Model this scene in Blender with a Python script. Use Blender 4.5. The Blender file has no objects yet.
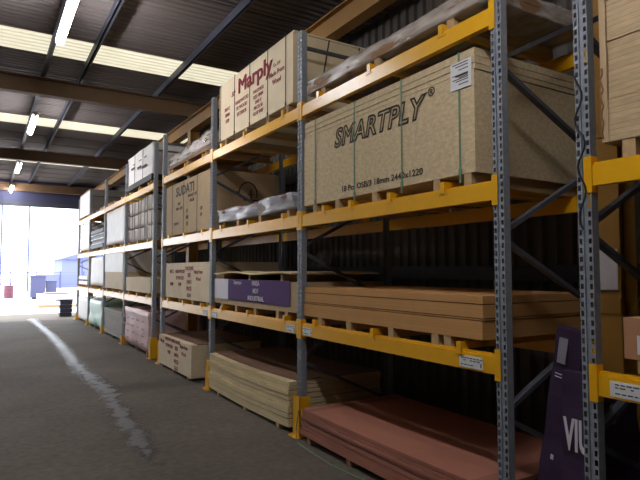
import bpy, bmesh, math, random
from mathutils import Vector, Matrix, Euler
random.seed(7)
S = bpy.context.scene
COL = S.collection
CH = 1.72                                    # eye height

# ---------------------------------------------------------------- camera, sky, sun, exposure
cam = bpy.data.cameras.new('camera'); co = bpy.data.objects.new('camera', cam); COL.objects.link(co)
co.location = (0, 0, CH)
co.rotation_euler = Euler((math.radians(90 + 3.23), 0, math.radians(-31.345)), 'XYZ')
cam.sensor_width = 36; cam.lens = 550.0 / 640 * 36; cam.clip_end = 400; cam.clip_start = 0.05
S.camera = co
S.view_settings.view_transform = 'Standard'; S.view_settings.look = 'None'
S.view_settings.gamma = 1; S.view_settings.use_curve_mapping = False
S.view_settings.exposure = 0.35
SKY = 4.6; SUN = 5.0; TUBE = 85.0
w = bpy.data.worlds.new('sky'); S.world = w; w.use_nodes = True
w.node_tree.nodes['Background'].inputs[0].default_value = (0.86, 0.92, 1.0, 1)
w.node_tree.nodes['Background'].inputs[1].default_value = SKY
sl = bpy.data.lights.new('sun', 'SUN'); sl.energy = SUN; sl.angle = math.radians(0.8); sl.color = (1, .97, .92)
so = bpy.data.objects.new('sun', sl); COL.objects.link(so)
so.rotation_euler = Vector((-0.12, 1.0, 1.28)).to_track_quat('Z', 'Y').to_euler()

# ---------------------------------------------------------------- materials
def lin(c):
    return tuple((x / 255 / 12.92) if x / 255 <= .04045 else ((x / 255 + .055) / 1.055) ** 2.4 for x in c)
MC = {}
def mat(name, rgb, rough=.7, metal=0., noise=0., nscale=8., bump=0., bscale=40., lines=0., lpitch=.018, spec=.5, aniso=(1, 1, 1), rough_var=0.):
    if name in MC: return MC[name]
    m = bpy.data.materials.new(name); m.use_nodes = True; nt = m.node_tree; N = nt.nodes; L = nt.links
    b = N['Principled BSDF']; c = lin(rgb)
    b.inputs['Base Color'].default_value = (*c, 1); b.inputs['Roughness'].default_value = rough
    b.inputs['Metallic'].default_value = metal; b.inputs['Specular IOR Level'].default_value = spec
    tc = N.new('ShaderNodeTexCoord'); mp = N.new('ShaderNodeMapping'); L.new(tc.outputs['Object'], mp.inputs[0])
    mp.inputs['Scale'].default_value = aniso
    colout = None
    if noise:
        n = N.new('ShaderNodeTexNoise'); n.inputs['Scale'].default_value = nscale; n.inputs['Detail'].default_value = 6; n.inputs['Roughness'].default_value = .65
        L.new(mp.outputs[0], n.inputs['Vector'])
        r = N.new('ShaderNodeValToRGB'); L.new(n.outputs['Fac'], r.inputs[0])
        r.color_ramp.elements[0].position = .3; r.color_ramp.elements[1].position = .7
        r.color_ramp.elements[0].color = (*[x * (1 - noise) for x in c], 1)
        r.color_ramp.elements[1].color = (*[min(1, x * (1 + noise)) for x in c], 1)
        colout = r.outputs[0]
        if rough_var:
            mr = N.new('ShaderNodeMapRange'); L.new(n.outputs['Fac'], mr.inputs[0])
            mr.inputs[1].default_value = .3; mr.inputs[2].default_value = .7
            mr.inputs[3].default_value = max(0, rough - rough_var); mr.inputs[4].default_value = min(1, rough + rough_var)
            L.new(mr.outputs[0], b.inputs['Roughness'])
    h = None
    if bump:
        n2 = N.new('ShaderNodeTexNoise'); n2.inputs['Scale'].default_value = bscale; n2.inputs['Detail'].default_value = 4
        L.new(mp.outputs[0], n2.inputs['Vector']); h = n2.outputs['Fac']
    if lines:                                # the thin dark joints between stacked sheets
        sp = N.new('ShaderNodeSeparateXYZ'); L.new(tc.outputs['Object'], sp.inputs[0])
        a = N.new('ShaderNodeMath'); a.operation = 'DIVIDE'; L.new(sp.outputs[2], a.inputs[0]); a.inputs[1].default_value = lpitch
        fl = N.new('ShaderNodeMath'); fl.operation = 'FLOOR'; L.new(a.outputs[0], fl.inputs[0])
        wn = N.new('ShaderNodeTexWhiteNoise'); wn.noise_dimensions = '1D'; L.new(fl.outputs[0], wn.inputs['W'])
        fr = N.new('ShaderNodeMath'); fr.operation = 'FRACT'; L.new(a.outputs[0], fr.inputs[0])
        lt = N.new('ShaderNodeMath'); lt.operation = 'LESS_THAN'; L.new(fr.outputs[0], lt.inputs[0]); lt.inputs[1].default_value = .14
        v = N.new('ShaderNodeMath'); v.operation = 'MULTIPLY_ADD'; L.new(wn.outputs[0], v.inputs[0]); v.inputs[1].default_value = -lines * .6; v.inputs[2].default_value = 1
        k = N.new('ShaderNodeMath'); k.operation = 'MULTIPLY_ADD'; L.new(lt.outputs[0], k.inputs[0]); k.inputs[1].default_value = -lines; L.new(v.outputs[0], k.inputs[2])
        mx = N.new('ShaderNodeMix'); mx.data_type = 'RGBA'; mx.blend_type = 'MULTIPLY'; mx.inputs[0].default_value = 1
        if colout: L.new(colout, mx.inputs[6])
        else: mx.inputs[6].default_value = (*c, 1)
        L.new(k.outputs[0], mx.inputs[7]); colout = mx.outputs[2]
    if colout: L.new(colout, b.inputs['Base Color'])
    if h:
        bp = N.new('ShaderNodeBump'); bp.inputs['Strength'].default_value = bump; bp.inputs['Distance'].default_value = .01
        L.new(h, bp.inputs['Height']); L.new(bp.outputs[0], b.inputs['Normal'])
    MC[name] = m; return m
def emit(name, rgb, s):
    m = bpy.data.materials.new(name); m.use_nodes = True; b = m.node_tree.nodes['Principled BSDF']
    b.inputs['Base Color'].default_value = (*rgb, 1)
    b.inputs['Emission Color'].default_value = (*rgb, 1); b.inputs['Emission Strength'].default_value = s
    return m
YEL = mat('yellow_paint', (240, 178, 14), .31, noise=.05, nscale=5, spec=.8)
GALV = mat('galvanised_steel', (152, 158, 168), .45, metal=.25, noise=.16, nscale=25)
GALVD = mat('brace_steel', (88, 92, 102), .5, metal=.3, noise=.15, nscale=12)
DARK = mat('dark_void', (18, 18, 20), .9)
OSB = mat('osb', (214, 192, 154), .8, noise=.20, nscale=26, bump=.3, bscale=80, lines=.06, lpitch=.0235, aniso=(1, .8, 1.4))
OSBP = mat('osb_pale', (222, 202, 158), .8, noise=.12, nscale=9, bump=.25, lines=.2, lpitch=.018, aniso=(1, .3, 2))
CHIP = mat('chipboard', (200, 174, 136), .85, noise=.14, nscale=30, bump=.2, lines=.22, lpitch=.030, aniso=(1, .4, 2))
MDF = mat('mdf', (200, 148, 88), .8, noise=.05, nscale=6, lines=.1, lpitch=.025)
REDPLY = mat('red_plywood', (176, 116, 96), .7, noise=.14, nscale=4, lines=.22, lpitch=.012, aniso=(1, .3, 1))
BPLY = mat('brown_plywood', (124, 92, 72), .65, noise=.18, nscale=4, lines=.15, lpitch=.012, aniso=(2.5, .3, 1))
CARD = mat('printed_card_wrap', (226, 208, 176), .75, noise=.06, nscale=5, bump=.15, bscale=12)
CARDB = mat('brown_card_wrap', (188, 162, 126), .8, noise=.08, nscale=5, bump=.2, bscale=10)
WHITEP = mat('white_pack_wrap', (236, 232, 230), .5, noise=.06, nscale=4, bump=.2, bscale=10)
PINKP = mat('pink_pack_wrap', (214, 178, 178), .5, noise=.14, nscale=7, bump=.4, bscale=14)
GREENP = mat('green_pack_wrap', (176, 214, 196), .4, noise=.10, nscale=6, bump=.4, bscale=14)
GREYP = mat('grey_board_edges', (156, 146, 138), .7, noise=.1, nscale=8, lines=.3, lpitch=.03)
DARKSH = mat('dark_board_edges', (88, 84, 96), .6, noise=.15, nscale=8, lines=.2, lpitch=.03)
PURP = mat('purple_print', (98, 76, 122), .85, spec=.15, noise=.08, nscale=5)
PURPD = mat('dark_purple_wrap', (60, 42, 70), .5, noise=.15, nscale=6, bump=.4, bscale=10)
WOOD = mat('pallet_timber', (188, 158, 116), .8, noise=.18, nscale=10, aniso=(.3, 2, 2))
WOODD = mat('plank_timber', (148, 112, 80), .8, noise=.2, nscale=8, aniso=(.3, 2, 2))
STRAPG = mat('green_strap', (96, 138, 108), .45)
STRAPK = mat('black_strap', (46, 42, 44), .5)
LAB = mat('white_label', (226, 228, 230), .5)
INKR = mat('red_ink', (142, 34, 44), .7)
INKK = mat('black_ink', (62, 52, 44), .7)
INKW = mat('white_ink', (214, 210, 220), .6)
BEAMY = mat('mustard_beam_paint', (146, 106, 42), .5, noise=.1, nscale=3)
BEAMB = mat('dimmed_beam_paint', (104, 78, 52), .6, noise=.1, nscale=3)  # same paint as girder and columns, dimmer light put into the colour
STEELD = mat('dark_purlin_steel', (62, 64, 76), .6, noise=.1, nscale=6)
ROOF = mat('roof_sheet', (112, 104, 101), .7, noise=.14, nscale=1.2, aniso=(.4, 2, 1))
CLAD = mat('wall_cladding', (92, 86, 82), .7, noise=.12, nscale=2)
BLACK = mat('black_rubber', (30, 28, 30), .6)
def film(name, rgb, a):
    m = bpy.data.materials.new(name); m.use_nodes = True; nt = m.node_tree; N = nt.nodes; L = nt.links
    b = N['Principled BSDF']; b.inputs['Base Color'].default_value = (*lin(rgb), 1); b.inputs['Roughness'].default_value = .22
    t = N.new('ShaderNodeBsdfTransparent'); mx = N.new('ShaderNodeMixShader')
    n = N.new('ShaderNodeTexNoise'); n.inputs['Scale'].default_value = 5; n.inputs['Detail'].default_value = 5
    tc = N.new('ShaderNodeTexCoord'); mp = N.new('ShaderNodeMapping'); mp.inputs['Scale'].default_value = (1, .5, 3); L.new(tc.outputs['Object'], mp.inputs[0]); L.new(mp.outputs[0], n.inputs['Vector'])
    mr = N.new('ShaderNodeMapRange'); L.new(n.outputs['Fac'], mr.inputs[0]); mr.inputs[1].default_value = .3; mr.inputs[2].default_value = .7
    mr.inputs[3].default_value = max(0, a - .3); mr.inputs[4].default_value = min(1, a + .25)
    bp = N.new('ShaderNodeBump'); bp.inputs['Strength'].default_value = .8; bp.inputs['Distance'].default_value = .03; L.new(n.outputs['Fac'], bp.inputs['Height']); L.new(bp.outputs[0], b.inputs['Normal'])
    L.new(mr.outputs[0], mx.inputs[0]); L.new(t.outputs[0], mx.inputs[1]); L.new(b.outputs[0], mx.inputs[2]); L.new(mx.outputs[0], N['Material Output'].inputs[0])
    return m
FILM = film('clear_film', (206, 198, 190), .55)
FILMG = film('grey_film', (176, 176, 184), .85)

# ---------------------------------------------------------------- helpers
def box(bm, x0, x1, y0, y1, z0, z1):
    v = [bm.verts.new((x, y, z)) for x in (x0, x1) for y in (y0, y1) for z in (z0, z1)]
    for f in ((0, 1, 3, 2), (4, 6, 7, 5), (0, 4, 5, 1), (2, 3, 7, 6), (0, 2, 6, 4), (1, 5, 7, 3)):
        bm.faces.new([v[i] for i in f])
    return v
def bar(bm, a, b, wdt, hgt, up=(0, 0, 1)):
    a = Vector(a); b = Vector(b); d = (b - a).normalized(); s = d.cross(Vector(up)).normalized() * wdt / 2
    u = s.cross(d).normalized() * hgt / 2
    v = [bm.verts.new(p + i * s + j * u) for p in (a, b) for i in (-1, 1) for j in (-1, 1)]
    for f in ((0, 1, 3, 2), (4, 6, 7, 5), (0, 4, 5, 1), (2, 3, 7, 6), (0, 2, 6, 4), (1, 5, 7, 3)):
        bm.faces.new([v[i] for i in f])
def tube(bm, pts, r, n=8):
    rings = []
    P = [Vector(p) for p in pts]
    for i, p in enumerate(P):
        d = (P[min(i + 1, len(P) - 1)] - P[max(i - 1, 0)]).normalized()
        up = Vector((0, 0, 1)) if abs(d.z) < .9 else Vector((1, 0, 0))
        s = d.cross(up).normalized(); u = s.cross(d)
        rings.append([bm.verts.new(p + r * (math.cos(t) * s + math.sin(t) * u)) for t in [2 * math.pi * k / n for k in range(n)]])
    for a, b in zip(rings, rings[1:]):
        for k in range(n): bm.faces.new((a[k], a[(k + 1) % n], b[(k + 1) % n], b[k]))
    bm.faces.new(rings[0]); bm.faces.new(rings[-1][::-1])
def mesh(name, bm, m, bevel=0.):
    bmesh.ops.recalc_face_normals(bm, faces=bm.faces)
    if bevel: bmesh.ops.bevel(bm, geom=list(bm.edges), offset=bevel, segments=1, affect='EDGES')
    me = bpy.data.meshes.new(name); bm.to_mesh(me); bm.free(); me.materials.append(m); return me
def obj(name, bm, m, parent=None, loc=(0, 0, 0), bevel=0.):
    me = mesh(name, bm, m, bevel) if isinstance(bm, bmesh.types.BMesh) else bm
    o = bpy.data.objects.new(name, me); COL.objects.link(o); o.location = loc
    if parent: o.parent = parent
    return o
def B(name, m, dims, parent=None, loc=(0, 0, 0), bevel=0.):
    bm = bmesh.new(); box(bm, *dims); return obj(name, bm, m, parent, loc, bevel)
def thing(name, label, cat, loc, group=None):
    o = bpy.data.objects.new(name, None); COL.objects.link(o); o.location = loc; o.empty_display_size = .2
    o['label'] = label; o['category'] = cat
    if group: o['group'] = group
    return o
def tag(o, label, cat, group=None):
    o['label'] = label; o['category'] = cat
    if group: o['group'] = group
    return o
def struct(name, bm, m, loc=(0, 0, 0)):
    o = obj(name, bm, m, None, loc); o['kind'] = 'structure'; return o
def text(name, body, m, parent, loc, size, lines=1.2, height=None, **k_):
    ls = body.split('\n'); o = None
    for i, l in enumerate(ls):
        if l.strip(): o = text1(name, l, m, parent, (loc[0], loc[1], loc[2] + ((len(ls) - 1) / 2 - i) * size * lines), size, height=height, **k_)
    return o
TRM = Matrix(((0, 0, -1, 0), (-1, 0, 0, 0), (0, 1, 0, 0), (0, 0, 0, 1)))   # text faces the aisle (-x), reads towards -y
def text1(name, body, m, parent, loc, size, width=None, outline=0., stroke=0., bold=0., shear=0., align='CENTER', spacing=1., rot=None, height=None):
    cu = bpy.data.curves.new('lettering', 'FONT'); cu.body = body; cu.size = 1; cu.align_x = align; cu.align_y = 'CENTER'
    cu.shear = shear; cu.space_character = spacing; cu.resolution_u = 3
    if outline: cu.fill_mode = 'NONE'; cu.bevel_depth = outline; cu.bevel_resolution = 0; cu.offset = bold
    else:
        cu.extrude = .004; cu.offset = bold
        if stroke: cu.bevel_depth = stroke; cu.bevel_resolution = 0; cu.extrude = 0; cu.fill_mode = 'BOTH'
    t = bpy.data.objects.new('lettering', cu); COL.objects.link(t)
    bpy.context.view_layer.update()
    dg = bpy.context.evaluated_depsgraph_get()
    me = bpy.data.meshes.new_from_object(t.evaluated_get(dg)); bpy.data.objects.remove(t)
    xs = [v.co.x for v in me.vertices]; ys = [v.co.y for v in me.vertices]
    sx = size; sy = size
    if width: sx = width / (max(xs) - min(xs))
    if height: sy = height / (max(ys) - min(ys))
    me.transform(Matrix.Diagonal((sx, sy, .25 if not outline else size * .5, 1)))
    me.transform(TRM)
    if rot: me.transform(rot)
    me.materials.clear(); me.materials.append(m)
    return obj(name, me, m, parent, loc)

# ---------------------------------------------------------------- building shell
X0, X1, Y0, Y1 = -11.0, 4.75, -7.0, 24.9
RZ = 5.35
# concrete floor with a darker band across it
def floor_mat():
    m = bpy.data.materials.new('concrete_floor'); m.use_nodes = True; nt = m.node_tree; N = nt.nodes; L = nt.links; b = N['Principled BSDF']
    tc = N.new('ShaderNodeTexCoord')
    n = N.new('ShaderNodeTexNoise'); n.inputs['Scale'].default_value = .55; n.inputs['Detail'].default_value = 9; n.inputs['Roughness'].default_value = .62
    L.new(tc.outputs['Object'], n.inputs['Vector'])
    r = N.new('ShaderNodeValToRGB'); L.new(n.outputs['Fac'], r.inputs[0])
    r.color_ramp.elements[0].position = .3; r.color_ramp.elements[0].color = (*lin((84, 77, 71)), 1)
    r.color_ramp.elements[1].position = .7; r.color_ramp.elements[1].color = (*lin((108, 100, 92)), 1)
    n2 = N.new('ShaderNodeTexNoise'); n2.inputs['Scale'].default_value = 14; n2.inputs['Detail'].default_value = 6; L.new(tc.outputs['Object'], n2.inputs['Vector'])
    mx = N.new('ShaderNodeMix'); mx.data_type = 'RGBA'; mx.blend_type = 'OVERLAY'; mx.inputs[0].default_value = .45
    L.new(r.outputs[0], mx.inputs[6]); L.new(n2.outputs['Fac'], mx.inputs[7]); L.new(mx.outputs[2], b.inputs['Base Color'])
    sp = N.new('ShaderNodeSeparateXYZ'); L.new(tc.outputs['Object'], sp.inputs[0])      # darker band running across the slab
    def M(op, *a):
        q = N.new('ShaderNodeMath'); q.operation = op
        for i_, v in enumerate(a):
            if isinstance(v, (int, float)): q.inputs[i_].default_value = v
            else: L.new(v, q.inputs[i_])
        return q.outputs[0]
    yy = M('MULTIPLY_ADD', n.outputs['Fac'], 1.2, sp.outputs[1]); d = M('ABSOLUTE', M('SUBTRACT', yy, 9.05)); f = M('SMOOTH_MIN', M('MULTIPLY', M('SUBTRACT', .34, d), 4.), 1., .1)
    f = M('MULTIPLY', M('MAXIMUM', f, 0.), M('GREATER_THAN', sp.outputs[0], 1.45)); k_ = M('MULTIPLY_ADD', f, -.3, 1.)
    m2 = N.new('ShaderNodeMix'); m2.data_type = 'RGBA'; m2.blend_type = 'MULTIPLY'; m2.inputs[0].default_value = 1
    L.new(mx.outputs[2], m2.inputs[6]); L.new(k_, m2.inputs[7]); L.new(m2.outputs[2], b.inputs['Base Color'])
    b.inputs['Roughness'].default_value = .85; b.inputs['Specular IOR Level'].default_value = .25
    bp = N.new('ShaderNodeBump'); bp.inputs['Strength'].default_value = .25; bp.inputs['Distance'].default_value = .006
    L.new(n2.outputs['Fac'], bp.inputs['Height']); L.new(bp.outputs[0], b.inputs['Normal'])
    return m
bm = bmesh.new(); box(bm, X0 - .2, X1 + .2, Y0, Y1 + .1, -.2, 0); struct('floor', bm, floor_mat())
YARD = mat('yard_concrete', (186, 182, 180), .9, noise=.1, nscale=.6)
bm = bmesh.new(); box(bm, -60, 60, Y1 + .1, 140, -.2, -.005); struct('ground', bm, YARD)
# wall behind the racking: vertical corrugations
def corrug(u0, u1, v0, v1, pitch, depth, f, trap=True):
    bm = bmesh.new(); n = int(round((u1 - u0) / pitch)); prof = [(0, 0), (.36, 0), (.5, 1), (.86, 1)]
    pts = [(u0 + (i + a) * pitch, d * depth) for i in range(n) for a, d in prof] + [(u0 + n * pitch, 0)]
    rows = [[bm.verts.new(f(u, v, d)) for u, d in pts] for v in (v0, v1)]
    for i in range(len(pts) - 1): bm.faces.new((rows[0][i], rows[0][i + 1], rows[1][i + 1], rows[1][i]))
    return bm
bm = corrug(Y0, Y1, 0, RZ + .1, .17, .035, lambda u, v, d: (X1 + d, u, v)); box(bm, X1 + .05, X1 + .12, Y0, Y1, 0, RZ + .1)
struct('wall_right', bm, CLAD)
bm = bmesh.new(); box(bm, X1 - .07, X1 - .005, Y0, Y1 - .05, 1.62, 1.78); box(bm, X1 - .07, X1 - .005, Y0, Y1 - .05, 3.3, 3.45)
struct('trim_1', bm, STEELD)
bm = corrug(Y0, Y1, 0, RZ + .1, .17, .035, lambda u, v, d: (X0 - d, u, v)); struct('wall_left', bm, CLAD)
bm = corrug(X0, X1, 0, RZ + .1, .17, .035, lambda u, v, d: (u, Y0 - d, v)); struct('wall_back', bm, CLAD)
# end wall with the wide open doorway
DX0, DX1, DZ = -5.2, 4.3, 4.32
bm = bmesh.new(); box(bm, X0, X1, Y1, Y1 + .04, DZ, RZ + .1)
box(bm, X0, X1, Y1 + .05, Y1 + .12, DZ, RZ + .1); box(bm, X0, DX0, Y1, Y1 + .12, 0, DZ); box(bm, DX1, X1, Y1, Y1 + .12, 0, DZ)
struct('wall_end', bm, mat('end_cladding', (58, 60, 88), .8, noise=.06, nscale=2))
bm = bmesh.new(); box(bm, DX0, DX1, Y1 - .12, Y1 + .0, DZ - .02, DZ + .16); box(bm, DX0 - .12, DX0, Y1 - .12, Y1, 0, DZ + .16); box(bm, DX1, DX1 + .12, Y1 - .12, Y1, 0, DZ + .16)
struct('door_1', bm, STEELD)
# roof in strips, skylight bands between
SK = [(-1.2, -.3), (4.0, 4.9), (9.22, 10.1), (14.42, 15.25), (19.7, 20.6)]
def roofstrip(a, b, name, m):
    n = max(1, int(round((b - a) / .13)))
    bm = corrug(a, b, X0, X1, (b - a) / n, .02, lambda u, v, d: (v, u, RZ + d))
    return bm
bm = bmesh.new(); prev = Y0
for a, b in SK + [(Y1 + .1, None)]:
    t = roofstrip(prev, a, '', None); me = bpy.data.meshes.new('t'); t.to_mesh(me); t.free(); bm.from_mesh(me); bpy.data.meshes.remove(me); prev = b
y = Y0 + .4
while y < Y1:                                # overlap laps between sheets
    if not any(a - .05 < y < b + .05 for a, b in SK): box(bm, X0, X1, y, y + .02, RZ - .012, RZ + .02)
    y += 1.04
box(bm, X0 - .1, X1 + .15, Y0 - .1, Y1 + .15, RZ + .2, RZ + .24)
for a, b in SK: pass
struct('ceiling', bm, ROOF)
def skymat():
    m = bpy.data.materials.new('skylight_sheet'); m.use_nodes = True; nt = m.node_tree; N = nt.nodes; L = nt.links; b = N['Principled BSDF']
    tc = N.new('ShaderNodeTexCoord'); mp = N.new('ShaderNodeMapping'); mp.inputs['Scale'].default_value = (1.2, 6, 1); L.new(tc.outputs['Object'], mp.inputs[0])
    n = N.new('ShaderNodeTexNoise'); n.inputs['Scale'].default_value = 3; n.inputs['Detail'].default_value = 6; L.new(mp.outputs[0], n.inputs['Vector'])
    r = N.new('ShaderNodeValToRGB'); L.new(n.outputs['Fac'], r.inputs[0])
    r.color_ramp.elements[0].position = .33; r.color_ramp.elements[0].color = (.84, .77, .56, 1)
    r.color_ramp.elements[1].position = .62; r.color_ramp.elements[1].color = (1, .93, .72, 1)
    b.inputs['Base Color'].default_value = (.5, .48, .4, 1)
    sp = N.new('ShaderNodeSeparateXYZ'); L.new(tc.outputs['Object'], sp.inputs[0])        # overlapping ribs let less daylight through
    a = N.new('ShaderNodeMath'); a.operation = 'MULTIPLY'; a.inputs[1].default_value = 2 * math.pi / .146; L.new(sp.outputs[1], a.inputs[0])
    c = N.new('ShaderNodeMath'); c.operation = 'SINE'; L.new(a.outputs[0], c.inputs[0])
    d = N.new('ShaderNodeMapRange'); L.new(c.outputs[0], d.inputs[0]); d.inputs[1].default_value = .45; d.inputs[2].default_value = 1.; d.inputs[3].default_value = 1.; d.inputs[4].default_value = .6
    mq = N.new('ShaderNodeMix'); mq.data_type = 'RGBA'; mq.blend_type = 'MULTIPLY'; mq.inputs[0].default_value = 1
    L.new(r.outputs[0], mq.inputs[6]); L.new(d.outputs[0], mq.inputs[7]); L.new(mq.outputs[2], b.inputs['Emission Color']); b.inputs['Emission Strength'].default_value = 1.0
    return m
SKM = skymat(); SKM.node_tree.nodes['Principled BSDF'].inputs['Emission Strength'].default_value = .72
for i, (a, b) in enumerate(SK):
    n = int((b - a) / .13)
    struct('window_%d' % (i + 1), corrug(a, b, X0, X1, (b - a) / n, .02, lambda u, v, d: (v, u, RZ + d)), SKM)
# purlins, rafters, runway girder, columns
k = 2
for x in (-10.4, -8.9, -7.4, -5.9, -4.4, -2.9, -1.45, 0, 1.4, 2.85, 4.3):
    bm = bmesh.new(); box(bm, x - .01, x + .01, Y0, Y1, RZ - .15, RZ - .005); box(bm, x - .01, x + .04, Y0, Y1, RZ - .15, RZ - .135)
    struct('trim_%d' % k, bm, STEELD); k += 1
def ibeam(bm, a, b, d, wd, t=.016):           # horizontal I section, a and b at its centre line
    z = a[2]; av = Vector(a); bv = Vector(b); dz = Vector((0, 0, d / 2 - t / 2))
    bar(bm, av, bv, t, d - 2 * t); bar(bm, av + dz, bv + dz, wd, t); bar(bm, av - dz, bv - dz, wd, t)
for y in (3.9, 10.8, 17.5, 24.3):
    bm = bmesh.new(); ibeam(bm, (X0, y, 4.99), (X1 - .1, y, 4.99), .3, .16)
    struct('trim_%d' % k, bm, BEAMB); k += 1
bm = bmesh.new(); ibeam(bm, (3.53, Y0, 4.69), (3.53, Y1 - .2, 4.69), .28, .16); struct('trim_%d' % k, bm, BEAMY); k += 1
for y in (2.08, 10.75, 23.0):
    bm = bmesh.new(); t = .014
    box(bm, 3.45, 3.45 + t, y - .085, y + .085, 0, 4.55); box(bm, 3.63, 3.63 + t, y - .085, y + .085, 0, 4.55); box(bm, 3.46, 3.64, y - .007, y + .007, 0, 4.55)
    if y < 5:
        for zz in (1.45, 2.6, 3.7): box(bm, 3.44, 3.452, y - .085, y + .085, zz, zz + .1)
    struct('trim_%d' % k, bm, BEAMY); k += 1

# ---------------------------------------------------------------- fluorescent lights
TUBEM = emit('lit_tube', (1.0, .98, 1.0), TUBE)
lt_labels = {7.4: 'nearest long lit strip light hanging at the top left of the photo',
             13.2: 'second lit strip light along the aisle, hung just past the first roof beam',
             19.0: 'third lit strip light along the aisle, small, between two roof beams',
             24.0: 'farthest strip light, a small bright dot above the doorway',
             1.4: 'strip light hanging over the aisle beside the nearest bay'}
for y in (1.4, 7.4, 13.2, 19.0, 24.0):
    t = thing('fluorescent_light', lt_labels[y], 'light', (.79, y, 4.86), 'strip lights in a row over the aisle')
    B('light_housing', mat('light_housing', (200, 202, 206), .4), (-.05, .05, -.78, .78, .03, .09), t)
    bm = bmesh.new(); tube(bm, [(0, -.75, 0), (0, .75, 0)], .055, 10); obj('tube', bm, TUBEM, t)
    for s in (-.74, .74): B('end_cap', mat('light_housing', (200, 202, 206), .4), (-.03, .03, s - .02, s + .02, -.03, .04), t)
    for s in (-.6, .6):
        bm = bmesh.new(); tube(bm, [(0, s, .09), (0, s, .30)], .006, 6); obj('hanger', bm, GALV, t)
bm = bmesh.new(); box(bm, .755, .825, Y0, Y1 - .1, 5.15, 5.2); struct('trim_%d' % k, bm, GALVD); k += 1

# ---------------------------------------------------------------- pallet racking
def post_mesh(h, holes=True):
    bm = bmesh.new()
    # local: front face at x=0, post runs from y=-.05 to .05, depth .075
    def quad(p): bm.faces.new([bm.verts.new(q) for q in p])
    cols = [(-.050, -.043, 0), (-.043, -.023, 1), (-.023, -.013, 0), (.013, .023, 0), (.023, .043, 1), (.043, .050, 0)]
    for a, b, hole in cols:
        if not (hole and holes): quad([(0, a, 0), (0, b, 0), (0, b, h), (0, a, h)])
        else:
            z = 0.
            while z < h - .05:
                quad([(0, a, z), (0, b, z), (0, b, z + .020), (0, a, z + .020)]); z += .05
            quad([(0, a, z), (0, b, z), (0, b, h), (0, a, h)])
    quad([(0, -.013, 0), (.014, -.013, 0), (.014, -.013, h), (0, -.013, h)])
    quad([(0, .013, 0), (.014, .013, 0), (.014, .013, h), (0, .013, h)])
    quad([(.014, -.013, 0), (.014, .013, 0), (.014, .013, h), (.014, -.013, h)])
    for s in (-1, 1):
        y_ = s * .05
        quad([(0, y_, 0), (.06, y_, 0), (.06, y_, h), (0, y_, h)])
        quad([(.06, y_, 0), (.06, y_ * .7, 0), (.06, y_ * .7, h), (.06, y_, h)])
        quad([(.06, y_ * .7, 0), (.075, y_ * .7, 0), (.075, y_ * .7, h), (.06, y_ * .7, h)])
    bmesh.ops.remove_doubles(bm, verts=bm.verts, dist=1e-5)
    for v in bm.verts: v.co.y *= .84
    return bm
BX = 2.85; RX = 4.0                          # front plane and rear post
ZB = [1.113, 2.255, 3.435]                   # beam centres
BH = .13
PM = {}
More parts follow.
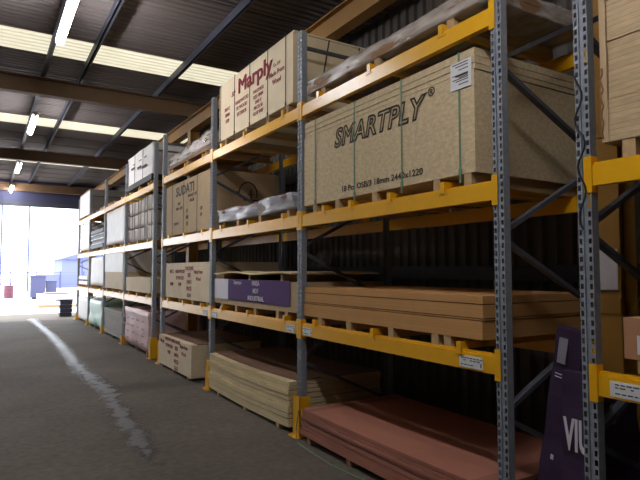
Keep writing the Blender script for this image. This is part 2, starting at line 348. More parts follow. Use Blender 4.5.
def rack(y_posts, h, name_label, guards, bars, bays_labels, first_z=(), signs=()):
    r = thing('pallet_rack', name_label, 'racking', (BX, y_posts[0], 0), 'pallet racking bays along the wall')
    oy = y_posts[0]
    key = round(h, 2)
    if key not in PM:
        me = mesh('upright', post_mesh(h), GALV); PM[key] = me
        PM[(key, 'r')] = mesh('upright', post_mesh(h, False), GALV)
    fp = mesh('foot_plate', (lambda b: (box(b, -.03, .11, -.08, .08, 0, .008), b)[1])(bmesh.new()), GALVD)
    def conn():
        b = bmesh.new(); box(b, -.008, -.002, .004, .044, -.1, .1); box(b, -.008, .05, .044, .05, -.1, .1)
        for zz in (-.075, -.025, .025, .075): box(b, -.0095, -.0075, .018, .03, zz - .008, zz + .008)
        return b
    for i, y in enumerate(y_posts):
        p = obj('upright', PM[key], None, r, (0, y - oy, 0)) if False else None
        p = bpy.data.objects.new('upright', PM[key]); COL.objects.link(p); p.parent = r; p.location = (0, y - oy, 0)
        q = bpy.data.objects.new('upright', PM[(key, 'r')]); COL.objects.link(q); q.parent = r; q.location = (RX - BX + .07, y - oy, 0); q.rotation_euler.z = math.pi
        for t in (p, q):
            f = bpy.data.objects.new('foot_plate', fp); COL.objects.link(f); f.parent = t
        if guards[i]:
            gh = guards[i]; b = bmesh.new()
            box(b, -.035, -.027, -.075, .075, 0, gh); box(b, -.035, .09, -.075, -.067, 0, gh); box(b, -.035, .09, .067, .075, 0, gh)
            box(b, -.075, -.027, -.1, .1, 0, .01)
            for s in (-.05, .05): box(b, -.066, -.046, s - .01, s + .01, .009, .03)
            g = obj('post_guard', b, YEL, p); g['label'] = 'yellow steel foot guard'
        # frame bracing in the plane of this upright
        fz = [.8, 1.95, 3.10]; rz_ = [.24, 1.38, 2.55, 3.72]
        seq = [(.045, .24 - .0)]
        for z1, (za, zb) in zip(fz, zip(rz_, rz_[1:])):
            for zz in (za, zb):
                b = bmesh.new(); bar(b, (.04, y - oy, z1 + (.03 if zz > z1 else -.03)), (RX - BX + .03, y - oy, zz), .03, .045, up=(0, 1, 0)) ; obj('brace', b, GALVD, r)
        for zz in (.16, min(h - .12, 4.15)):
            b = bmesh.new(); bar(b, (.04, y - oy, zz), (RX - BX + .03, y - oy, zz), .03, .045, up=(0, 1, 0)); obj('brace', b, GALVD, r)
    for i, (ya, yb) in enumerate(zip(y_posts, y_posts[1:])):
        for lv, z in enumerate(ZB):
            for rear in (0, 1):
                b = bmesh.new(); xx = 0 if not rear else RX - BX + .02
                a0, b0 = ya - oy + .052, yb - oy - .052
                box(b, xx + .0, xx + .05, a0, b0, z - BH / 2, z + BH / 2 - .016); box(b, xx + .016, xx + .05, a0, b0, z + BH / 2 - .016, z + BH / 2)
                be = obj('beam', b, YEL, r, bevel=.0)
                if not rear:
                    for ye in (ya, yb):
                        c = conn(); cc = obj('beam_connector', c, YEL, be, (-.0, ye - oy, z)); 
                        if ye == yb: cc.scale = (1, -1, 1)
                    for (bi, lv2, yc, wd) in signs:
                        if bi == i and lv2 == lv:
                            s = B('shelf_label', LAB, (-.006, 0, yc - oy - wd / 2, yc - oy + wd / 2, z - .052, z + .028), be); s['label'] = 'white shelf label'
                            b2 = bmesh.new(); rr = random.Random(int(yc * 100))
                            for line, zz in enumerate((.012, -.004, -.034)):
                                yy = yc - oy + wd * .42
                                while yy > yc - oy - wd * (.4 if line < 2 else .1):
                                    l = rr.uniform(.012, .03)
                                    if line != 1 or rr.random() < .5: box(b2, -.0075, -.006, yy - l, yy, z + zz - .003, z + zz + .003)
                                    yy -= l + .008
                            box(b2, -.0075, -.006, yc - oy - wd * .46, yc - oy - wd * .42, z - .04, z - .012)
                            o2 = obj('label_print', b2, INKK, be)
            for yc in bars.get((i, lv), ()):
                b = bmesh.new(); zt = z + BH / 2
                box(b, .0, RX - BX + .07, yc - oy - .022, yc - oy + .022, zt, zt + .05)
                box(b, -.006, 0, yc - oy - .022, yc - oy + .022, zt - .04, zt + .05)
                box(b, -.006, -.001, yc - oy - .05, yc - oy + .04, zt - .045, zt - .032)
                obj('cross_bar', b, YEL, r)
    return r
PA = [2.44, 5.10, 7.79, 10.42]; PB = [11.07, 13.69, 16.35, 18.95, 21.42]; PC = [1.84, -.88]
bars = {(0, 0): (2.81, 3.82, 4.80), (0, 1): (2.95, 3.58, 4.15, 4.62), (0, 2): (2.95, 3.85, 4.72),
        (1, 0): (5.45, 6.45, 7.35), (1, 1): (5.5, 6.45, 7.4), (1, 2): (5.5, 6.6, 7.4),
        (2, 0): (8.2, 9.1, 10.0), (2, 1): (8.2, 9.1, 10.0), (2, 2): (8.2, 9.1, 10.0)}
signsA = [(0, 0, 2.70, .21), (0, 0, 4.93, .17), (1, 0, 5.29, .2), (1, 0, 7.60, .2), (2, 0, 8.0, .18)]
rack(PA, 4.32, 'three-bay yellow and grey pallet rack holding the big board packs nearest the camera', [.33, .42, .42, .42], bars, None, signs=signsA)
barsB = {(i, l): tuple(PB[i] + d for d in (.45, 1.3, 2.1)) for i in range(4) for l in range(3)}
rack(PB, 4.30, 'four-bay pallet rack farthest down the aisle, beside the open doorway', [.42, .2, .2, .2, .2], barsB, None)
rc = rack([-.88, 1.84], 4.32, 'near pallet rack cut off by the right edge of the photo', [.42, .42], {(0, 0): (1.45, .4), (0, 1): (1.4, .4, -.4), (0, 2): (1.4, .4)}, None, signs=[(0, 0, 1.55, .34)])
# cable tied to the near upright
bm = bmesh.new(); pts = []
for i in range(26):
    z = 1.95 + i * .035; pts.append((BX - .018 + .003 * math.sin(i), 1.84 + .022 * math.sin(i * .8) + (.01 if i > 15 else 0), z))
tube(bm, pts, .006, 6)
tag(obj('cable', bm, BLACK), 'thin black cable hanging down the slotted upright of the near rack', 'cable')

# ---------------------------------------------------------------- board packs
def slab_stack(dy, dx, dz, cuts, jit, seed, sag=0.):
    rr = random.Random(seed); bm = bmesh.new(); z = 0
    cuts = [0] + list(cuts) + [1]
    for a, b in zip(cuts, cuts[1:]):
        j = rr.uniform(-jit, jit); k_ = rr.uniform(-jit, jit)
        n = 12; z0 = a * dz + (.0 if a == 0 else .007); z1 = b * dz
        prevv = None
        for i in range(n + 1):
            t = i / n; s = -sag * 4 * t * (1 - t)
            y = k_ + dy * t
            v = [bm.verts.new(p) for p in ((j, y, z0 + s), (j, y, z1 + s), (j + dx, y, z1 + s), (j + dx, y, z0 + s))]
            if prevv:
                for q in range(4): bm.faces.new((prevv[q], prevv[(q + 1) % 4], v[(q + 1) % 4], v[q]))
            else: bm.faces.new(v)
            prevv = v
        bm.faces.new(prevv)
    return bm
def pack(name, label, cat, y0, y1, z0, z1, m, x=2.875, depth=1.22, cuts=(), jit=.004, bearers=(), straps=(), strap_m=None, bh=.08, bw=.07, sag=0., group=None, seed=1, stack='board_stack', bm_mat=None, front_only=False):
    t = thing(name, label, cat, (x, y0, z0 - bh), group)
    obj(stack, slab_stack(y1 - y0, depth, z1 - z0, cuts, jit, seed, sag), m, t, (0, 0, bh))
    for yb in bearers:
        bb = bmesh.new(); box(bb, .0, depth, yb - y0 - bw / 2, yb - y0 + bw / 2, 0.001, bh - .001); obj('bearer', bb, bm_mat or WOOD, t)
    for ys in straps:
        bb = bmesh.new(); u = ys - y0; e = .006
        for (a, b_, c, d) in ((-e - jit, -e - jit + .003, .0, bh + z1 - z0 + e), (depth + e, depth + e + .003, 0, bh + z1 - z0 + e)):
            box(bb, a, b_, u - .008, u + .008, c + bh * .3, d)
        box(bb, -e - jit, depth + e, u - .008, u + .008, bh + z1 - z0 + jit * .0 + .002, bh + z1 - z0 + .005)
        box(bb, -e - jit - .002, -e - jit + .004, u - .014, u + .014, bh + .0, bh + .04)
        obj('strap', bb, strap_m or STRAPG, t)
    return t
def lumpy(dx, dy, dz, amp, seed, nx=8, ny=28, nz=5, freq=5.):
    from mathutils import noise
    bm = bmesh.new(); bmesh.ops.create_grid
    vs = {}
    def V(i, j, k_):
        key = (i, j, k_)
        if key not in vs:
            p = Vector((dx * i / nx, dy * j / ny, dz * k_ / nz)); n_ = noise.noise_vector(Vector((p.x * freq + seed, p.y * freq * .6, p.z * freq * 1.5)))
            q = p + n_ * amp
            if k_ == 0: q.z = p.z + abs(n_.z) * amp * .2
            vs[key] = bm.verts.new(q)
        return vs[key]
    for j in range(ny):
        for k_ in range(nz):
            for i in (0, nx): bm.faces.new((V(i, j, k_), V(i, j + 1, k_), V(i, j + 1, k_ + 1), V(i, j, k_ + 1)))
        for i in range(nx):
            for k_ in (0, nz): bm.faces.new((V(i, j, k_), V(i + 1, j, k_), V(i + 1, j + 1, k_), V(i, j + 1, k_)))
    for i in range(nx):
        for k_ in range(nz):
            for j in (0, ny): bm.faces.new((V(i, j, k_), V(i + 1, j, k_), V(i + 1, j, k_ + 1), V(i, j, k_ + 1)))
    for f in bm.faces: f.smooth = True
    return bm
def wrap_of(t, m, dx, dy, dz, amp, seed, base, name='plastic_wrap', pad=.01):
    o = obj(name, lumpy(dx + 2 * pad, dy + 2 * pad, dz + pad, amp, seed), m, t, (-pad, -pad, base)); return o

# --- near rack, bay between the two nearest full uprights
t = pack('board_pack', 'large strapped pack of board printed SMARTPLY in outline letters', 'board pack', 2.65, 5.03, 2.405, 3.285, OSB, cuts=(.82, .87, .93), jit=.005, bearers=(2.73, 3.04, 3.81, 4.40, 4.82), straps=(2.79, 3.43, 4.10, 4.80), bh=.085)
text('brand_lettering', 'SMARTPLY', INKK, t, (-.008, 3.82 - 2.65, 2.99 - 2.32), .21, width=1.32, height=.195, outline=.032, bold=.018, shear=.25, spacing=1.06)
text('lettering', '®', INKK, t, (-.007, 3.08 - 2.65, 3.08 - 2.32), .1, bold=.005)
text('lettering', '18 Pcs OSB/3 18mm 2440x1220', INKK, t, (-.007, 3.75 - 2.65, 2.49 - 2.32), .08, width=1.12, height=.055, bold=.012)
l = B('pack_label', LAB, (-.012, -.008, .0, .20, .62, .82), t, (0, -.012, .02)); l['label'] = 'white paper label'
l.location = (0, .02, .08); 
bm = bmesh.new()
for q, zz in enumerate((.88, .86, .835, .80, .79, .78, .77, .755, .73)): box(bm, -.0135, -.012, .05, .20 - .03 * (q % 3), zz, zz + (.012 if q == 4 else .006))
obj('label_print', bm, INKK, t)
t = pack('board_pack', 'stack of brown fibreboard sheets under the SMARTPLY pack, level with the lowest beam', 'board pack', 2.61, 5.03, 1.255, 1.55, MDF, cuts=(.42, .47, .8), jit=.006, bearers=(2.95, 3.08, 3.60, 4.22, 4.72), bh=.078)
t = pack('plywood_stack', 'low stack of reddish plywood on the floor at the bottom right', 'board pack', 2.53, 4.95, .075, .33, REDPLY, x=2.79, depth=1.22, cuts=(.2, .35, .5, .62, .75, .88), jit=.012, bearers=(2.6, 3.3, 4.1, 4.8), bh=.073, sag=.012, bm_mat=WOODD)
t = pack('timber_pack', 'flat pack of brown boards in clear plastic on the top level above SMARTPLY', 'board pack', 2.55, 5.0, 3.60, 3.72, WOODD, x=2.90, depth=1.15, cuts=(.5,), jit=.01, bearers=(2.9, 3.8, 4.7), bh=.098, seed=4)
wrap_of(t, FILM, 1.15, 2.45, .135, .018, 3.3, .085)
# --- second bay
t = pack('board_pack', 'tall cream pack printed Marply in red on the top level', 'board pack', 5.30, 7.55, 3.60, 4.42, CARD, bearers=(5.45, 5.95, 6.6, 7.3), straps=(5.47, 5.94, 6.47, 6.98, 7.5), strap_m=STRAPK, bh=.098, cuts=(.97,), x=2.88)
dz = -3.50
text('brand_lettering', 'Marply', INKR, t, (-.008, 6.34 - 5.3, 4.205 + dz), .3, width=1.04, height=.27, stroke=.03)
text('brand_lettering', 'sb', INKR, t, (-.008, 7.03 - 5.3, 4.18 + dz), .14, bold=.01, shear=.4)
text('lettering', 'Co. Ltd', INKR, t, (-.008, 5.70 - 5.3, 4.16 + dz), .06, bold=.008)
text('lettering', 'BB/CC\n18MM\n1220', INKR, t, (-.008, 7.24 - 5.3, 3.92 + dz), .07, bold=.012, lines=1.2)
text('lettering', 'HARDWOOD\nPLYWOOD\nEXTERIOR', INKR, t, (-.008, 6.73 - 5.3, 3.92 + dz), .07, bold=.012, lines=1.2)
text('lettering', 'THICKNESS\nSIZE 18MM\n2440 X\nPIECES 50\nGLUE WBP', INKR, t, (-.008, 6.21 - 5.3, 3.85 + dz), .062, bold=.012, lines=1.15)
text('lettering', 'Made From\nWood', INKR, t, (-.008, 5.70 - 5.3, 4.01 + dz), .085, bold=.012, lines=1.2)
bm = bmesh.new()
for (a, b) in ((.12, .02), (.55, .04)): bar(bm, (.2 + a, -.008, .1), (.35 + a, -.008, .9), .01, .012)
obj('strap', bm, STRAPK, t)
t = pack('wrapped_bundle', 'low bundle wrapped in shiny grey plastic between SUDATI pack and SMARTPLY pack', 'wrapped bundle', 5.3, 7.58, 2.405, 2.54, GREYP, x=2.90, depth=1.0, bearers=(5.45, 6.2, 6.9, 7.4), bh=.083, seed=5)
wrap_of(t, FILMG, 1.0, 2.28, .17, .03, 8.1, .083)
bm = bmesh.new()
for u in (.15, .9, 1.4, 2.0): bm = bmesh.new(); box(bm, -.03, -.02, u, u + .12, .235, .255); obj('edge_tape', bm, mat('red_tape', (170, 70, 70), .5), t)
t = pack('board_pack', 'brown pack with purple printed wrap on its front, on the lowest beam', 'board pack', 5.20, 7.69, 1.27, 1.60, CARDB, bearers=(5.47, 5.69, 6.3, 6.91, 7.42), bh=.09, x=2.89, jit=.006, sag=.012)
p = B('printed_sheet', PURP, (-.014, -.008, .16, 2.48, .15, .43), t); p['label'] = 'purple printed sheet'
b2 = bmesh.new(); box(b2, -.018, -.014, 1.95, 2.46, .15, .43); obj('printed_panel', b2, INKW, t)
text('lettering', 'FINSA\nMDF\nINDUSTRIAL', INKW, t, (-.019, 1.05, .29), .085, bold=.012, lines=1.1, align='CENTER')
text('lettering', 'Superpan', INKW, t, (-.019, 1.62, .39), .07, bold=.012)
t = thing('plywood_sheet', 'single bowed thin board lying over the purple printed pack', 'board', (2.86, 5.3, 1.60))
bm = bmesh.new()
n = 16; prevv = None
for i in range(n + 1):
    yy = 2.35 * i / n; zc = .085 + .012 * math.sin(i * .7)
    v = [bm.verts.new(q) for q in ((0, yy, zc), (0, yy, zc + .02), (1.2, yy, zc + .02), (1.2, yy, zc))]
    if prevv:
        for q in range(4): bm.faces.new((prevv[q], prevv[(q + 1) % 4], v[(q + 1) % 4], v[q]))
    else: bm.faces.new(v)
    prevv = v
bm.faces.new(prevv); obj('sheet', bm, OSBP, t)
for u in (.3, 1.2, 2.1): B('batten', WOOD, (.04, 1.16, u - .03, u + .03, .001, .075), t)
t = pack('board_pack', 'sagging stack of pale boards on the floor in the middle bay', 'board pack', 5.24, 7.66, .065, .54, OSBP, x=2.80, cuts=(.18, .3, .45, .58, .7, .8, .9), jit=.010, bearers=(5.5, 6.4, 7.3), bh=.064, sag=.025, seed=9)
bm = bmesh.new(); box(bm, .02, 1.2, .02, 2.4, .5, .515);
n = 12; bm.free(); bm = bmesh.new(); prevv = None
for i in range(n + 1):
    tt = i / n; s = -.025 * 4 * tt * (1 - tt)
    v = [bm.verts.new(q) for q in ((.10, 2.42 * tt, .542 + s), (.10, 2.42 * tt, .554 + s), (1.22, 2.42 * tt, .554 + s), (1.22, 2.42 * tt, .542 + s))]
    if prevv:
        for q in range(4): bm.faces.new((prevv[q], prevv[(q + 1) % 4], v[(q + 1) % 4], v[q]))
    else: bm.faces.new(v)
    prevv = v
bm.faces.new(prevv); o = obj('cover_sheet', bm, BPLY, t); o['label'] = 'brown top sheet'
# --- third bay
t = pack('wrapped_bundle', 'bundle of grey boards in film on the top level above the SUDATI pack', 'wrapped bundle', 7.95, 10.2, 3.60, 3.66, WOODD, x=2.9, depth=1.1, bearers=(8.2, 9.1, 10.0), bh=.098)
bm = lumpy(1.12, 2.25, 1, .02, 5.5, nz=4)
for v in bm.verts: v.co.z = max(0, v.co.z) * (.24 - .06 * (v.co.y / 2.25))+ .02 * math.sin(v.co.y * 7) * (v.co.z > .5)
obj('plastic_wrap', bm, film('pale_film', (176, 164, 152), .75), t, (-.01, 0, .15))
t = pack('board_pack', 'tall brown pack printed SUDATI in black on the middle beam', 'board pack', 7.92, 10.24, 2.36, 3.27, CARDB, bearers=(8.0, 8.5, 9.13, 9.84), bh=.04, x=2.88, straps=(8.5, 9.2, 9.85), strap_m=STRAPK)
text('brand_lettering', 'SUDATI', INKK, t, (-.008, 9.14 - 7.92, 3.10 - 2.32), .2, width=.98, height=.17, bold=.02)
for (yy, zz, s, body) in ((9.45, 2.85, .07, 'MDF\n2440 x 1220'), (8.75, 2.93, .07, 'PRODUCT OF\nBRAZIL'), (9.0, 2.62, .09, 'E1\nMR\n18'), (8.3, 2.66, .08, '120\n60'), (9.6, 2.55, .07, 'PACK 45')):
    text('lettering', body, INKK, t, (-.008, yy - 7.92, zz - 2.32), s, bold=.01, lines=1.2)
# certification tree mark on the end of the pack, facing the camera side
bm = bmesh.new()
c = Vector((.62, -.006, .62)); pts = [c + Vector((.15 * math.cos(a) * 1.0, 0, .17 * math.sin(a))) for a in [math.radians(-20 + i * 11) for i in range(20)]]
pts += [c + Vector((-.19, 0, .02))]
tube(bm, pts, .012, 6)
tube(bm, [c + Vector((-.08, 0, -.11)), c + Vector((.18, 0, -.11))], .012, 6); tube(bm, [c + Vector((.05, 0, -.11)), c + Vector((.05, 0, .02))], .012, 6)
tube(bm, [c + Vector((.05, 0, .06)), c + Vector((.0, 0, -.02)), c + Vector((.1, 0, -.02)), c + Vector((.05, 0, .06))], .012, 6)
for v in bm.verts: v.co.y = -.006 + (v.co.y + .006) * .2
obj('tree_logo', bm, INKK, t)
t = pack('board_pack', 'cream pack with red print on the lowest beam left of the purple one', 'board pack', 7.90, 10.2, 1.25, 1.86, CARD, bearers=(8.0, 8.7, 9.4, 10.1), bh=.07, x=2.88)
def redprint(t, cols, x=-.008):
    for yy, zz, s, body in cols: text('lettering', body, INKR, t, (x, yy, zz), s, bold=.015, lines=1.3)
redprint(t, [(.5, .47, .085, 'Made From\nWood'), (.95, .36, .085, 'THICKNESS\nSIZE\n2440 X\nPIECES\nGLUE'), (1.45, .42, .085, 'HARDWOOD\nPLYWOOD\nWBP'), (1.93, .42, .085, 'BB/CC\n\n18MM')])
t = pack('board_pack', 'cream pack with red print standing on the floor at a yellow post guard', 'board pack', 8.42, 10.27, .05, .56, CARD, x=2.79, depth=1.18, bearers=(8.6, 9.4, 10.1), bh=.05)
redprint(t, [(.38, .43, .085, 'Made From\nWood'), (.78, .31, .085, 'THICKNESS\nSIZE\n2440 X\nPIECES\nGLUE'), (1.2, .42, .085, 'HARDWOOD\nPLYWOOD\nWBP'), (1.62, .47, .095, 'Marply')])
o = B('cover_sheet', BPLY, (.10, 1.18, .0, 1.85, .562, .574), t); o['label'] = 'brown top sheet'

# --- far rack
def pack_far(*a, **k_): return pack(*a, **k_)
LB = ZB[0] + BH / 2; MB_ = ZB[1] + BH / 2; TB = ZB[2] + BH / 2
def wrapped(name, label, y0, y1, z0, z1, m, amp=.02, base=True, cols=None, depth=1.15, bh=.06, ny=20, x=2.89):
    t = thing(name, label, 'wrapped pack', (x, y0, z0))
    obj('wrapped_stack', lumpy(depth, y1 - y0, z1 - z0 - bh, amp, y0, ny=ny, nz=8, freq=3.), m, t, (0, 0, bh))
    L_ = y1 - y0
    for u in (.15, L_ * .5, L_ - .15): B('bearer', WOOD, (0, depth, u - .04, u + .04, .001, bh + .004), t)
    return t
TB5 = TB + .05; MB5 = MB_ + .05; LB5 = LB + .05
t = wrapped('wrapped_pack', 'tall white wrapped pack with black base on the top level of the far rack', 11.33, 13.6, TB5, 4.38, WHITEP, .02)
B('base_wrap', BLACK, (-.03, 1.17, -.01, 2.28, .055, .17), t)
bm = bmesh.new()
for u in (.45, .9, 1.5): box(bm, -.028, -.022, u, u + .35, .35 + u * .1, .4 + u * .1); box(bm, -.028, -.022, u, u + .2, .6, .62)
obj('wrap_print', bm, INKK, t)
for u in (.75, 1.5): B('strap', STRAPK, (-.03, -.024, u - .01, u + .01, .06, .8), t)
BALE = mat('bale_wrap', (196, 184, 172), .6, noise=.2, nscale=9, bump=.3, bscale=14)
for r_ in range(3):
    for c_ in range(4):
        names = ['bottom', 'middle', 'top'][r_]; cn = ['near end', 'second from near end', 'third from near end', 'far end'][c_]
        o = tag(obj('wrapped_bale', lumpy(1.05, .54, .285, .028, r_ * 7 + c_ * 3, nx=5, ny=6, nz=4, freq=6.), BALE, None, (2.92, 11.3 + c_ * .58, MB5 + .02 + r_ * .31)),
                'pale wrapped bale, %s layer, %s, middle beam of far rack' % (names, cn), 'bale', 'pale bales on the middle beam of the far rack')
        b = bmesh.new()
        for u in (.08, .42): box(b, -.026, -.018, u, u + .03, .0, .28)
        s = obj('strap', b, STRAPK, o)
    
pack('board_pack', 'half-height pale pack alone on the lowest beam, first bay of far rack', 'board pack', 11.3, 13.55, LB5 + .04, 1.58, CARD, bearers=(11.5, 12.4, 13.3), bh=.04)
t = wrapped('wrapped_pack', 'pink shrink-wrapped pack on the floor at the near end of the far rack', 11.36, 13.55, .0, .88, PINKP, .03, bh=.08, x=2.87)
bm = bmesh.new()
rr = random.Random(3)
for u in (.3, .75, 1.2, 1.65, 2.0):
    for zz in (.2, .35, .5, .65): box(bm, -.036, -.03, u, u + rr.uniform(.1, .25), zz, zz + .03)
obj('wrap_print', bm, mat('faded_red_ink', (176, 128, 128), .7), t)
wrapped('wrapped_pack', 'white boxed pack on the middle beam, second bay of far rack', 13.95, 16.18, MB5, 3.34, WHITEP, .012)
t = pack('board_pack', 'beige pack with white wrap over its upper half, lowest beam of far rack', 'board pack', 13.93, 16.2, LB5 + .04, 2.13, CARD, bearers=(14.1, 15, 16), bh=.04)
B('film_cover', WHITEP, (-.012, 1.23, -.01, 2.28, .47, .95), t)
pack('board_pack', 'grey-beige sheet stack on the floor, second bay of far rack', 'board pack', 13.92, 16.2, .07, .72, GREYP, bearers=(14.1, 15, 16), bh=.07, cuts=(.2, .4, .6, .8), jit=.015)
t = pack('board_pack', 'pile of dark sheets split by battens, middle beam of far rack', 'board pack', 16.55, 18.7, MB5 + .04, 2.96, DARKSH, bearers=(16.8, 17.6, 18.5), bh=.04, cuts=(.2, .4, .6, .8), jit=.03)
for zz in (.16, .3, .43, .57): B('batten', LAB, (-.02, .3, .0, 2.15, zz, zz + .02), t)
wrapped('wrapped_pack', 'bright white tall pack on the lowest beam, third bay of far rack', 16.62, 18.72, LB5, 2.13, WHITEP, .012)
t = wrapped('wrapped_pack', 'pale green plastic-wrapped pack on the floor of the far rack', 16.65, 18.72, .0, .84, GREENP, .035, bh=.08, x=2.87)
t = pack('board_pack', 'big pale box-like pack on the top level at the doorway end', 'board pack', 19.15, 21.25, TB5 + .04, 4.40, GREYP, bearers=(19.3, 20.2, 21.1), bh=.04)
B('film_cover', WHITEP, (-.012, -.006, 0, 2.1, .04, .80), t)
wrapped('wrapped_pack', 'white pack on the middle beam at the doorway end of the far rack', 19.25, 21.15, MB5, 3.34, WHITEP, .012)
for i, zz in enumerate((LB5, LB5 + .17)):
    pack('board_pack', ['lower', 'upper'][i] + ' of two thin white board stacks on the lowest beam by the doorway', 'board pack', 19.3, 21.2, zz + .04, zz + .15, WHITEP, bearers=(19.5, 20.2, 21.0), bh=.04, group='thin white stacks by the doorway')
wrapped('wrapped_pack', 'white wrapped pack on the floor at the doorway end of the far rack', 19.25, 21.2, .0, .80, WHITEP, .012, bh=.08)
# something low on top of the middle bays of the far rack
pack('board_pack', 'thin stack of boards on the top level, third bay of far rack', 'board pack', 16.5, 18.7, TB5 + .04, 3.72, GREYP, bearers=(16.7, 17.6, 18.5), bh=.04, x=3.1, depth=.9)

# --- near rack at the right edge
t = pack('board_pack', 'chipboard pack with torn card edge at the upper right edge of photo', 'board pack', -.70, 1.735, 2.42, 3.34, CHIP, bearers=(1.6, .9, .1, -.5), bh=.10, cuts=(.25, .6, .85, .9), jit=.008, x=2.88)
b = bmesh.new(); box(b, -.014, -.01, 2.40, 2.437, .1, 1.02)
for v in b.verts:
    v.co.x += .0
o = obj('card_edge', b, CARDB, t)
b = bmesh.new(); pts = [(-.012 - .006 * (i % 3), 2.43 + .006 * math.sin(i * 1.9), .12 + i * .03) for i in range(14)]; tube(b, pts, .006, 6); obj('torn_film', b, WOODD, t)
t = pack('carton', 'small brown carton with white label on the lowest beam, right edge', 'carton', .6, 1.70, 1.25, 1.47, mat('carton_card', (186, 138, 104), .8, noise=.06, nscale=6), x=2.96, depth=.6, bh=.07, bearers=(.8, 1.6))
B('pack_label', LAB, (-.008, -.0055, .95, 1.03, .1, .2), t)
# --- floor level, right of the near upright and in the gap between the racks
def leaning(label, base, top, wdt, thick, twist, printing=None):
    # a flat wrapped board leaning from base to top
    t = thing('wrapped_board', label, 'wrapped board', base, 'dark purple wrapped boards leaning between the racks')
    d = Vector(top) - Vector(base); L_ = d.length; d.normalize()
    s = Vector((math.sin(twist), -math.cos(twist), 0)); s = (s - d * s.dot(d)).normalized(); n_ = s.cross(d).normalized()
    if n_.x > 0: n_ = -n_
    bm = bmesh.new(); rr = random.Random(2); N_ = 16; prevv = None
    for i in range(N_ + 1):
        t_ = i / N_; c = d * (L_ * t_) + n_ * .006 * math.sin(i * 1.3); hw = wdt / 2 * (1 - .06 * (i == N_)) ; 
        v = [bm.verts.new(c + a * s * hw + b * n_ * thick / 2) for a, b in ((-1, -1), (-.97, 1), (.97, 1), (1, -1))]
        if prevv:
            for q in range(4): bm.faces.new((prevv[q], prevv[(q + 1) % 4], v[(q + 1) % 4], v[q]))
        else: bm.faces.new(v)
        prevv = v
    bm.faces.new(prevv); obj('wrap', bm, PURPD, t)
    R_ = Matrix((s, d, n_)).transposed().to_4x4()
    return t, R_, d, L_, n_, s
def oriented_text(t, R_, body, m, along, across, size, thick, turn=0., wd=None, ht=None, n_=None):
    inv = TRM.inverted()
    me = text('lettering', body, m, t, (0, 0, 0), size, width=wd, height=ht, bold=.03)
    me.data.transform(inv); me.data.transform(Matrix.Rotation(turn, 4, 'Z'))
    me.data.transform(Matrix.Translation((across, along, thick / 2 + .010)))
    me.data.transform(R_)
    return me
t1 = leaning('dark purple wrapped board with white label near its top, behind the slotted upright', (3.12, 2.33, .0), (3.12, 2.10, 1.36), .19, .09, 0.0)
t, R_, d, L_, n_, s = t1
def plate(t, R_, a0, a1, c0, c1, thick, m, name):
    bm = bmesh.new(); box(bm, c0, c1, a0, a1, thick / 2 + .006, thick / 2 + .010); bmesh.ops.transform(bm, matrix=R_, verts=bm.verts); return obj(name, bm, m, t)
plate(t, R_, 1.16, 1.32, -.06, .0, .09, mat('grey_label', (150, 146, 156), .5), 'pack_label')
plate(t, R_, 1.09, 1.094, -.06, .06, .09, INKW, 'stripe'); plate(t, R_, 1.07, 1.074, -.06, .06, .09, INKW, 'stripe')
plate(t, R_, .55, .58, -.02, 0, .09, INKW, 'print_mark')
t, R_, d, L_, n_, s = leaning('dark purple wrapped board printed with large white letters, against the near upright', (2.985, 2.01, .0), (2.985, 1.99, 1.13), .19, .06, 0.0)
oriented_text(t, R_, 'VIU', INKW, .76, .01, .2, .06, wd=.17, ht=.19)
t, R_, d, L_, n_, s = leaning('dark purple wrapped board right of the near upright, one pale letter on it', (3.23, 1.915, .0), (3.23, 1.92, 1.02), .38, .05, math.pi / 2)
oriented_text(t, R_, 'C', mat('pale_grey_ink', (120, 112, 130), .6), .885, -.10, .2, .05, wd=.075, ht=.12)
# notice on the yellow column
b = bmesh.new(); box(b, 3.432, 3.438, 2.005, 2.155, 1.6, 1.86)
tag(obj('notice', b, mat('notice_paper', (186, 178, 178), .6)), 'blank white notice fixed to the yellow steel column', 'notice')
# strap lying on the floor
bm = bmesh.new()
pts = [(2.77, 4.97, .30), (2.75, 4.98, .12), (2.72, 4.9, .01), (2.69, 4.55, .008), (2.67, 4.2, .008), (2.70, 3.85, .008), (2.74, 3.5, .008), (2.70, 3.2, .008), (2.72, 2.9, .008)]
tube(bm, pts, .005, 6); tag(obj('loose_strap', bm, STRAPG), 'thin green strap lying on the floor along the reddish plywood stack', 'strap')
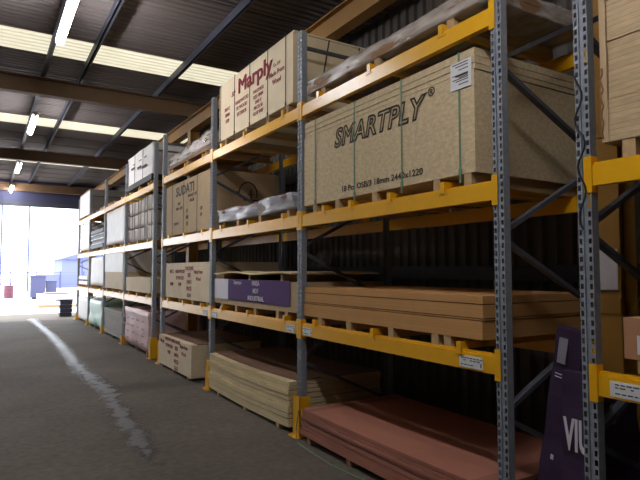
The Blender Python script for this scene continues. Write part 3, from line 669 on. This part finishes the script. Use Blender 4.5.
# boards across rear of the second bay, dark and low
# wet streak along the gutter: damp patches with ragged edges
def wetmat():
    m = bpy.data.materials.new('wet_concrete'); m.use_nodes = True; nt = m.node_tree; N = nt.nodes; L = nt.links; b = N['Principled BSDF']
    b.inputs['Base Color'].default_value = (*lin((82, 80, 84)), 1); b.inputs['Specular IOR Level'].default_value = .5; b.inputs['Roughness'].default_value = .46
    tc = N.new('ShaderNodeTexCoord'); n = N.new('ShaderNodeTexNoise'); n.inputs['Scale'].default_value = 5.5; n.inputs['Detail'].default_value = 6; n.inputs['Roughness'].default_value = .6
    L.new(tc.outputs['Object'], n.inputs['Vector'])
    uv = N.new('ShaderNodeUVMap'); uv.uv_map = 'uv'; sp = N.new('ShaderNodeSeparateXYZ'); L.new(uv.outputs[0], sp.inputs[0])
    a = N.new('ShaderNodeMath'); a.operation = 'MULTIPLY_ADD'; L.new(n.outputs['Fac'], a.inputs[0]); a.inputs[1].default_value = 2.2; L.new(sp.outputs[0], a.inputs[2])
    mr = N.new('ShaderNodeMapRange'); L.new(a.outputs[0], mr.inputs[0]); mr.inputs[1].default_value = 1.35; mr.inputs[2].default_value = 1.95; mr.inputs[3].default_value = 0; mr.inputs[4].default_value = 1
    t = N.new('ShaderNodeBsdfTransparent'); mx = N.new('ShaderNodeMixShader')
    L.new(mr.outputs[0], mx.inputs[0]); L.new(t.outputs[0], mx.inputs[1]); L.new(b.outputs[0], mx.inputs[2]); L.new(mx.outputs[0], N['Material Output'].inputs[0])
    bp = N.new('ShaderNodeBump'); bp.inputs['Strength'].default_value = .25; bp.inputs['Distance'].default_value = .01; L.new(n.outputs['Fac'], bp.inputs['Height']); L.new(bp.outputs[0], b.inputs['Normal'])
    return m
WET = wetmat()
def streak(path, name, lab, ends=(0, 0)):
    bm = bmesh.new(); uvl = bm.loops.layers.uv.new('uv'); rows = []; P = []
    for (a, b_) in zip(path, path[1:]):
        for i in range(6): t_ = i / 6; P.append([a[q] + (b_[q] - a[q]) * t_ for q in range(3)])
    P.append(list(path[-1]))
    for i, (x, y, hw) in enumerate(P):
        ef = min(1, (i if ends[0] else 9) / 3, (len(P) - 1 - i if ends[1] else 9) / 5)
        rows.append([(bm.verts.new((x + u * hw, y, .003)), ef * (1 - abs(u)) - .15 * (1 - ef)) for u in (-1, -.5, 0, .5, 1)])
    for a, b_ in zip(rows, rows[1:]):
        for q in range(4):
            vs = [a[q], a[q + 1], b_[q + 1], b_[q]]; f = bm.faces.new([v[0] for v in vs])
            for l, v in zip(f.loops, vs): l[uvl].uv = (v[1], 0)
    me = bpy.data.meshes.new(name); bm.to_mesh(me); bm.free(); me.materials.append(WET)
    tag(obj(name, me, None), lab, 'puddle', 'wet streak down the aisle')
streak([(1.50, 22.5, .2), (1.54, 19.5, .22), (1.58, 16.7, .2)], 'puddle', 'brightest long wet streak on the floor at the doorway end')
streak([(1.58, 16.7, .2), (1.55, 13.5, .2), (1.50, 11.1, .2)], 'puddle', 'pale bluish wet streak halfway along the aisle floor')
streak([(1.50, 11.1, .2), (1.52, 9.6, .26), (1.58, 8.3, .3), (1.5, 7.9, .2)], 'puddle', 'broad ragged wet patch on the aisle floor level with the second yellow guard')
streak([(1.50, 7.9, .2), (1.44, 7.0, .22), (1.40, 5.9, .2), (1.3, 4.6, .15)], 'puddle', 'faint damp streak on the aisle floor nearest the camera', (0, 1))

# ---------------------------------------------------------------- doorway and yard
t = thing('crate_stack', 'dark stack of crates on the floor just inside the doorway', 'crate', (2.48, 23.0, 0))
for i in range(4):
    b = bmesh.new(); o_ = .02 * (i % 2); box(b, o_, .42 + o_, 0, .4, i * .15, i * .15 + .13); obj('crate', b, mat('dark_crate', (70, 70, 92), .6), t)
B('lid', mat('dark_crate', (70, 70, 92), .6), (-.12, .46, -.03, .43, .595, .64), t)
t = thing('flat_pallet', 'reddish-topped white pallet load outside by the rack end', 'pallet', (2.2, 29, 0))
B('load', WHITEP, (0, 1.8, 0, 1.2, .12, .62), t); B('top_board', mat('red_board', (170, 90, 80), .7), (.3, 1.3, 0, 1.1, .62, .68), t); B('base', WOOD, (0, 1.8, 0, 1.2, 0, .12), t)
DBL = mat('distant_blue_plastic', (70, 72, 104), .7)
t = thing('waste_bin', 'bluish wheeled bin far out in the yard', 'bin', (2.45, 38.0, 0))
B('bin_body', DBL, (0, .8, 0, .8, .1, 1.35), t); B('lid', DBL, (-.03, .83, -.03, .83, 1.35, 1.45), t); B('wheel_base', BLACK, (.1, .7, .1, .7, 0, .1), t)
t = thing('waste_bin', 'second bluish bin right of the first, shorter, in the yard', 'bin', (3.35, 38.3, 0))
B('bin_body', DBL, (0, .55, 0, .7, .08, 1.05), t); B('lid', DBL, (-.03, .58, -.03, .73, 1.05, 1.12), t); B('wheel_base', BLACK, (.1, .5, .1, .6, 0, .08), t)
t = thing('red_drum', 'dull red drum standing in the yard at far left', 'drum', (1.35, 40.2, 0))
b = bmesh.new(); tube(b, [(0, 0, 0), (0, 0, .80)], .27, 20); obj('drum_body', b, mat('faded_red', (104, 56, 70), .6), t)
b = bmesh.new(); [tube(b, [(0, 0, z), (0, 0, z + .03)], .285, 20) for z in (.25, .52, .78)]; obj('rim', b, mat('faded_red', (104, 56, 70), .6), t)
t = thing('shipping_shed', 'pale blue pitched-roof shed far across the yard', 'shed', (7.2, 66, 0))
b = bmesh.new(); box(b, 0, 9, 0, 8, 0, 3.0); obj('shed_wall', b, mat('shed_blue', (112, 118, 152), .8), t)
b = bmesh.new(); V_ = [b.verts.new(p) for p in ((-.3, -.3, 3), (9.3, -.3, 3), (4.5, -.3, 4.6), (-.3, 8.3, 3), (9.3, 8.3, 3), (4.5, 8.3, 4.6))]
for f in ((0, 1, 2), (3, 5, 4), (0, 2, 5, 3), (1, 4, 5, 2), (0, 3, 4, 1)): b.faces.new([V_[i] for i in f])
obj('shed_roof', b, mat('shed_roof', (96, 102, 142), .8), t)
for i, (x, h) in enumerate(((-3.2, 6), (1.1, 7.5), (3.1, 8.5), (7.3, 8.5), (11.5, 8))):
    b = bmesh.new(); tube(b, [(0, 0, 0), (0, 0, h)], .07, 8); box(b, -.5, .5, -.04, .04, h - .3, h - .2)
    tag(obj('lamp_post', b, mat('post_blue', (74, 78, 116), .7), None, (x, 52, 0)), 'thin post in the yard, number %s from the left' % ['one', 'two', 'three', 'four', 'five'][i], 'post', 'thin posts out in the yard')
t = thing('yard_fence', 'low pale blue fence running across the far side of the yard', 'fence', (-16, 56, 0))
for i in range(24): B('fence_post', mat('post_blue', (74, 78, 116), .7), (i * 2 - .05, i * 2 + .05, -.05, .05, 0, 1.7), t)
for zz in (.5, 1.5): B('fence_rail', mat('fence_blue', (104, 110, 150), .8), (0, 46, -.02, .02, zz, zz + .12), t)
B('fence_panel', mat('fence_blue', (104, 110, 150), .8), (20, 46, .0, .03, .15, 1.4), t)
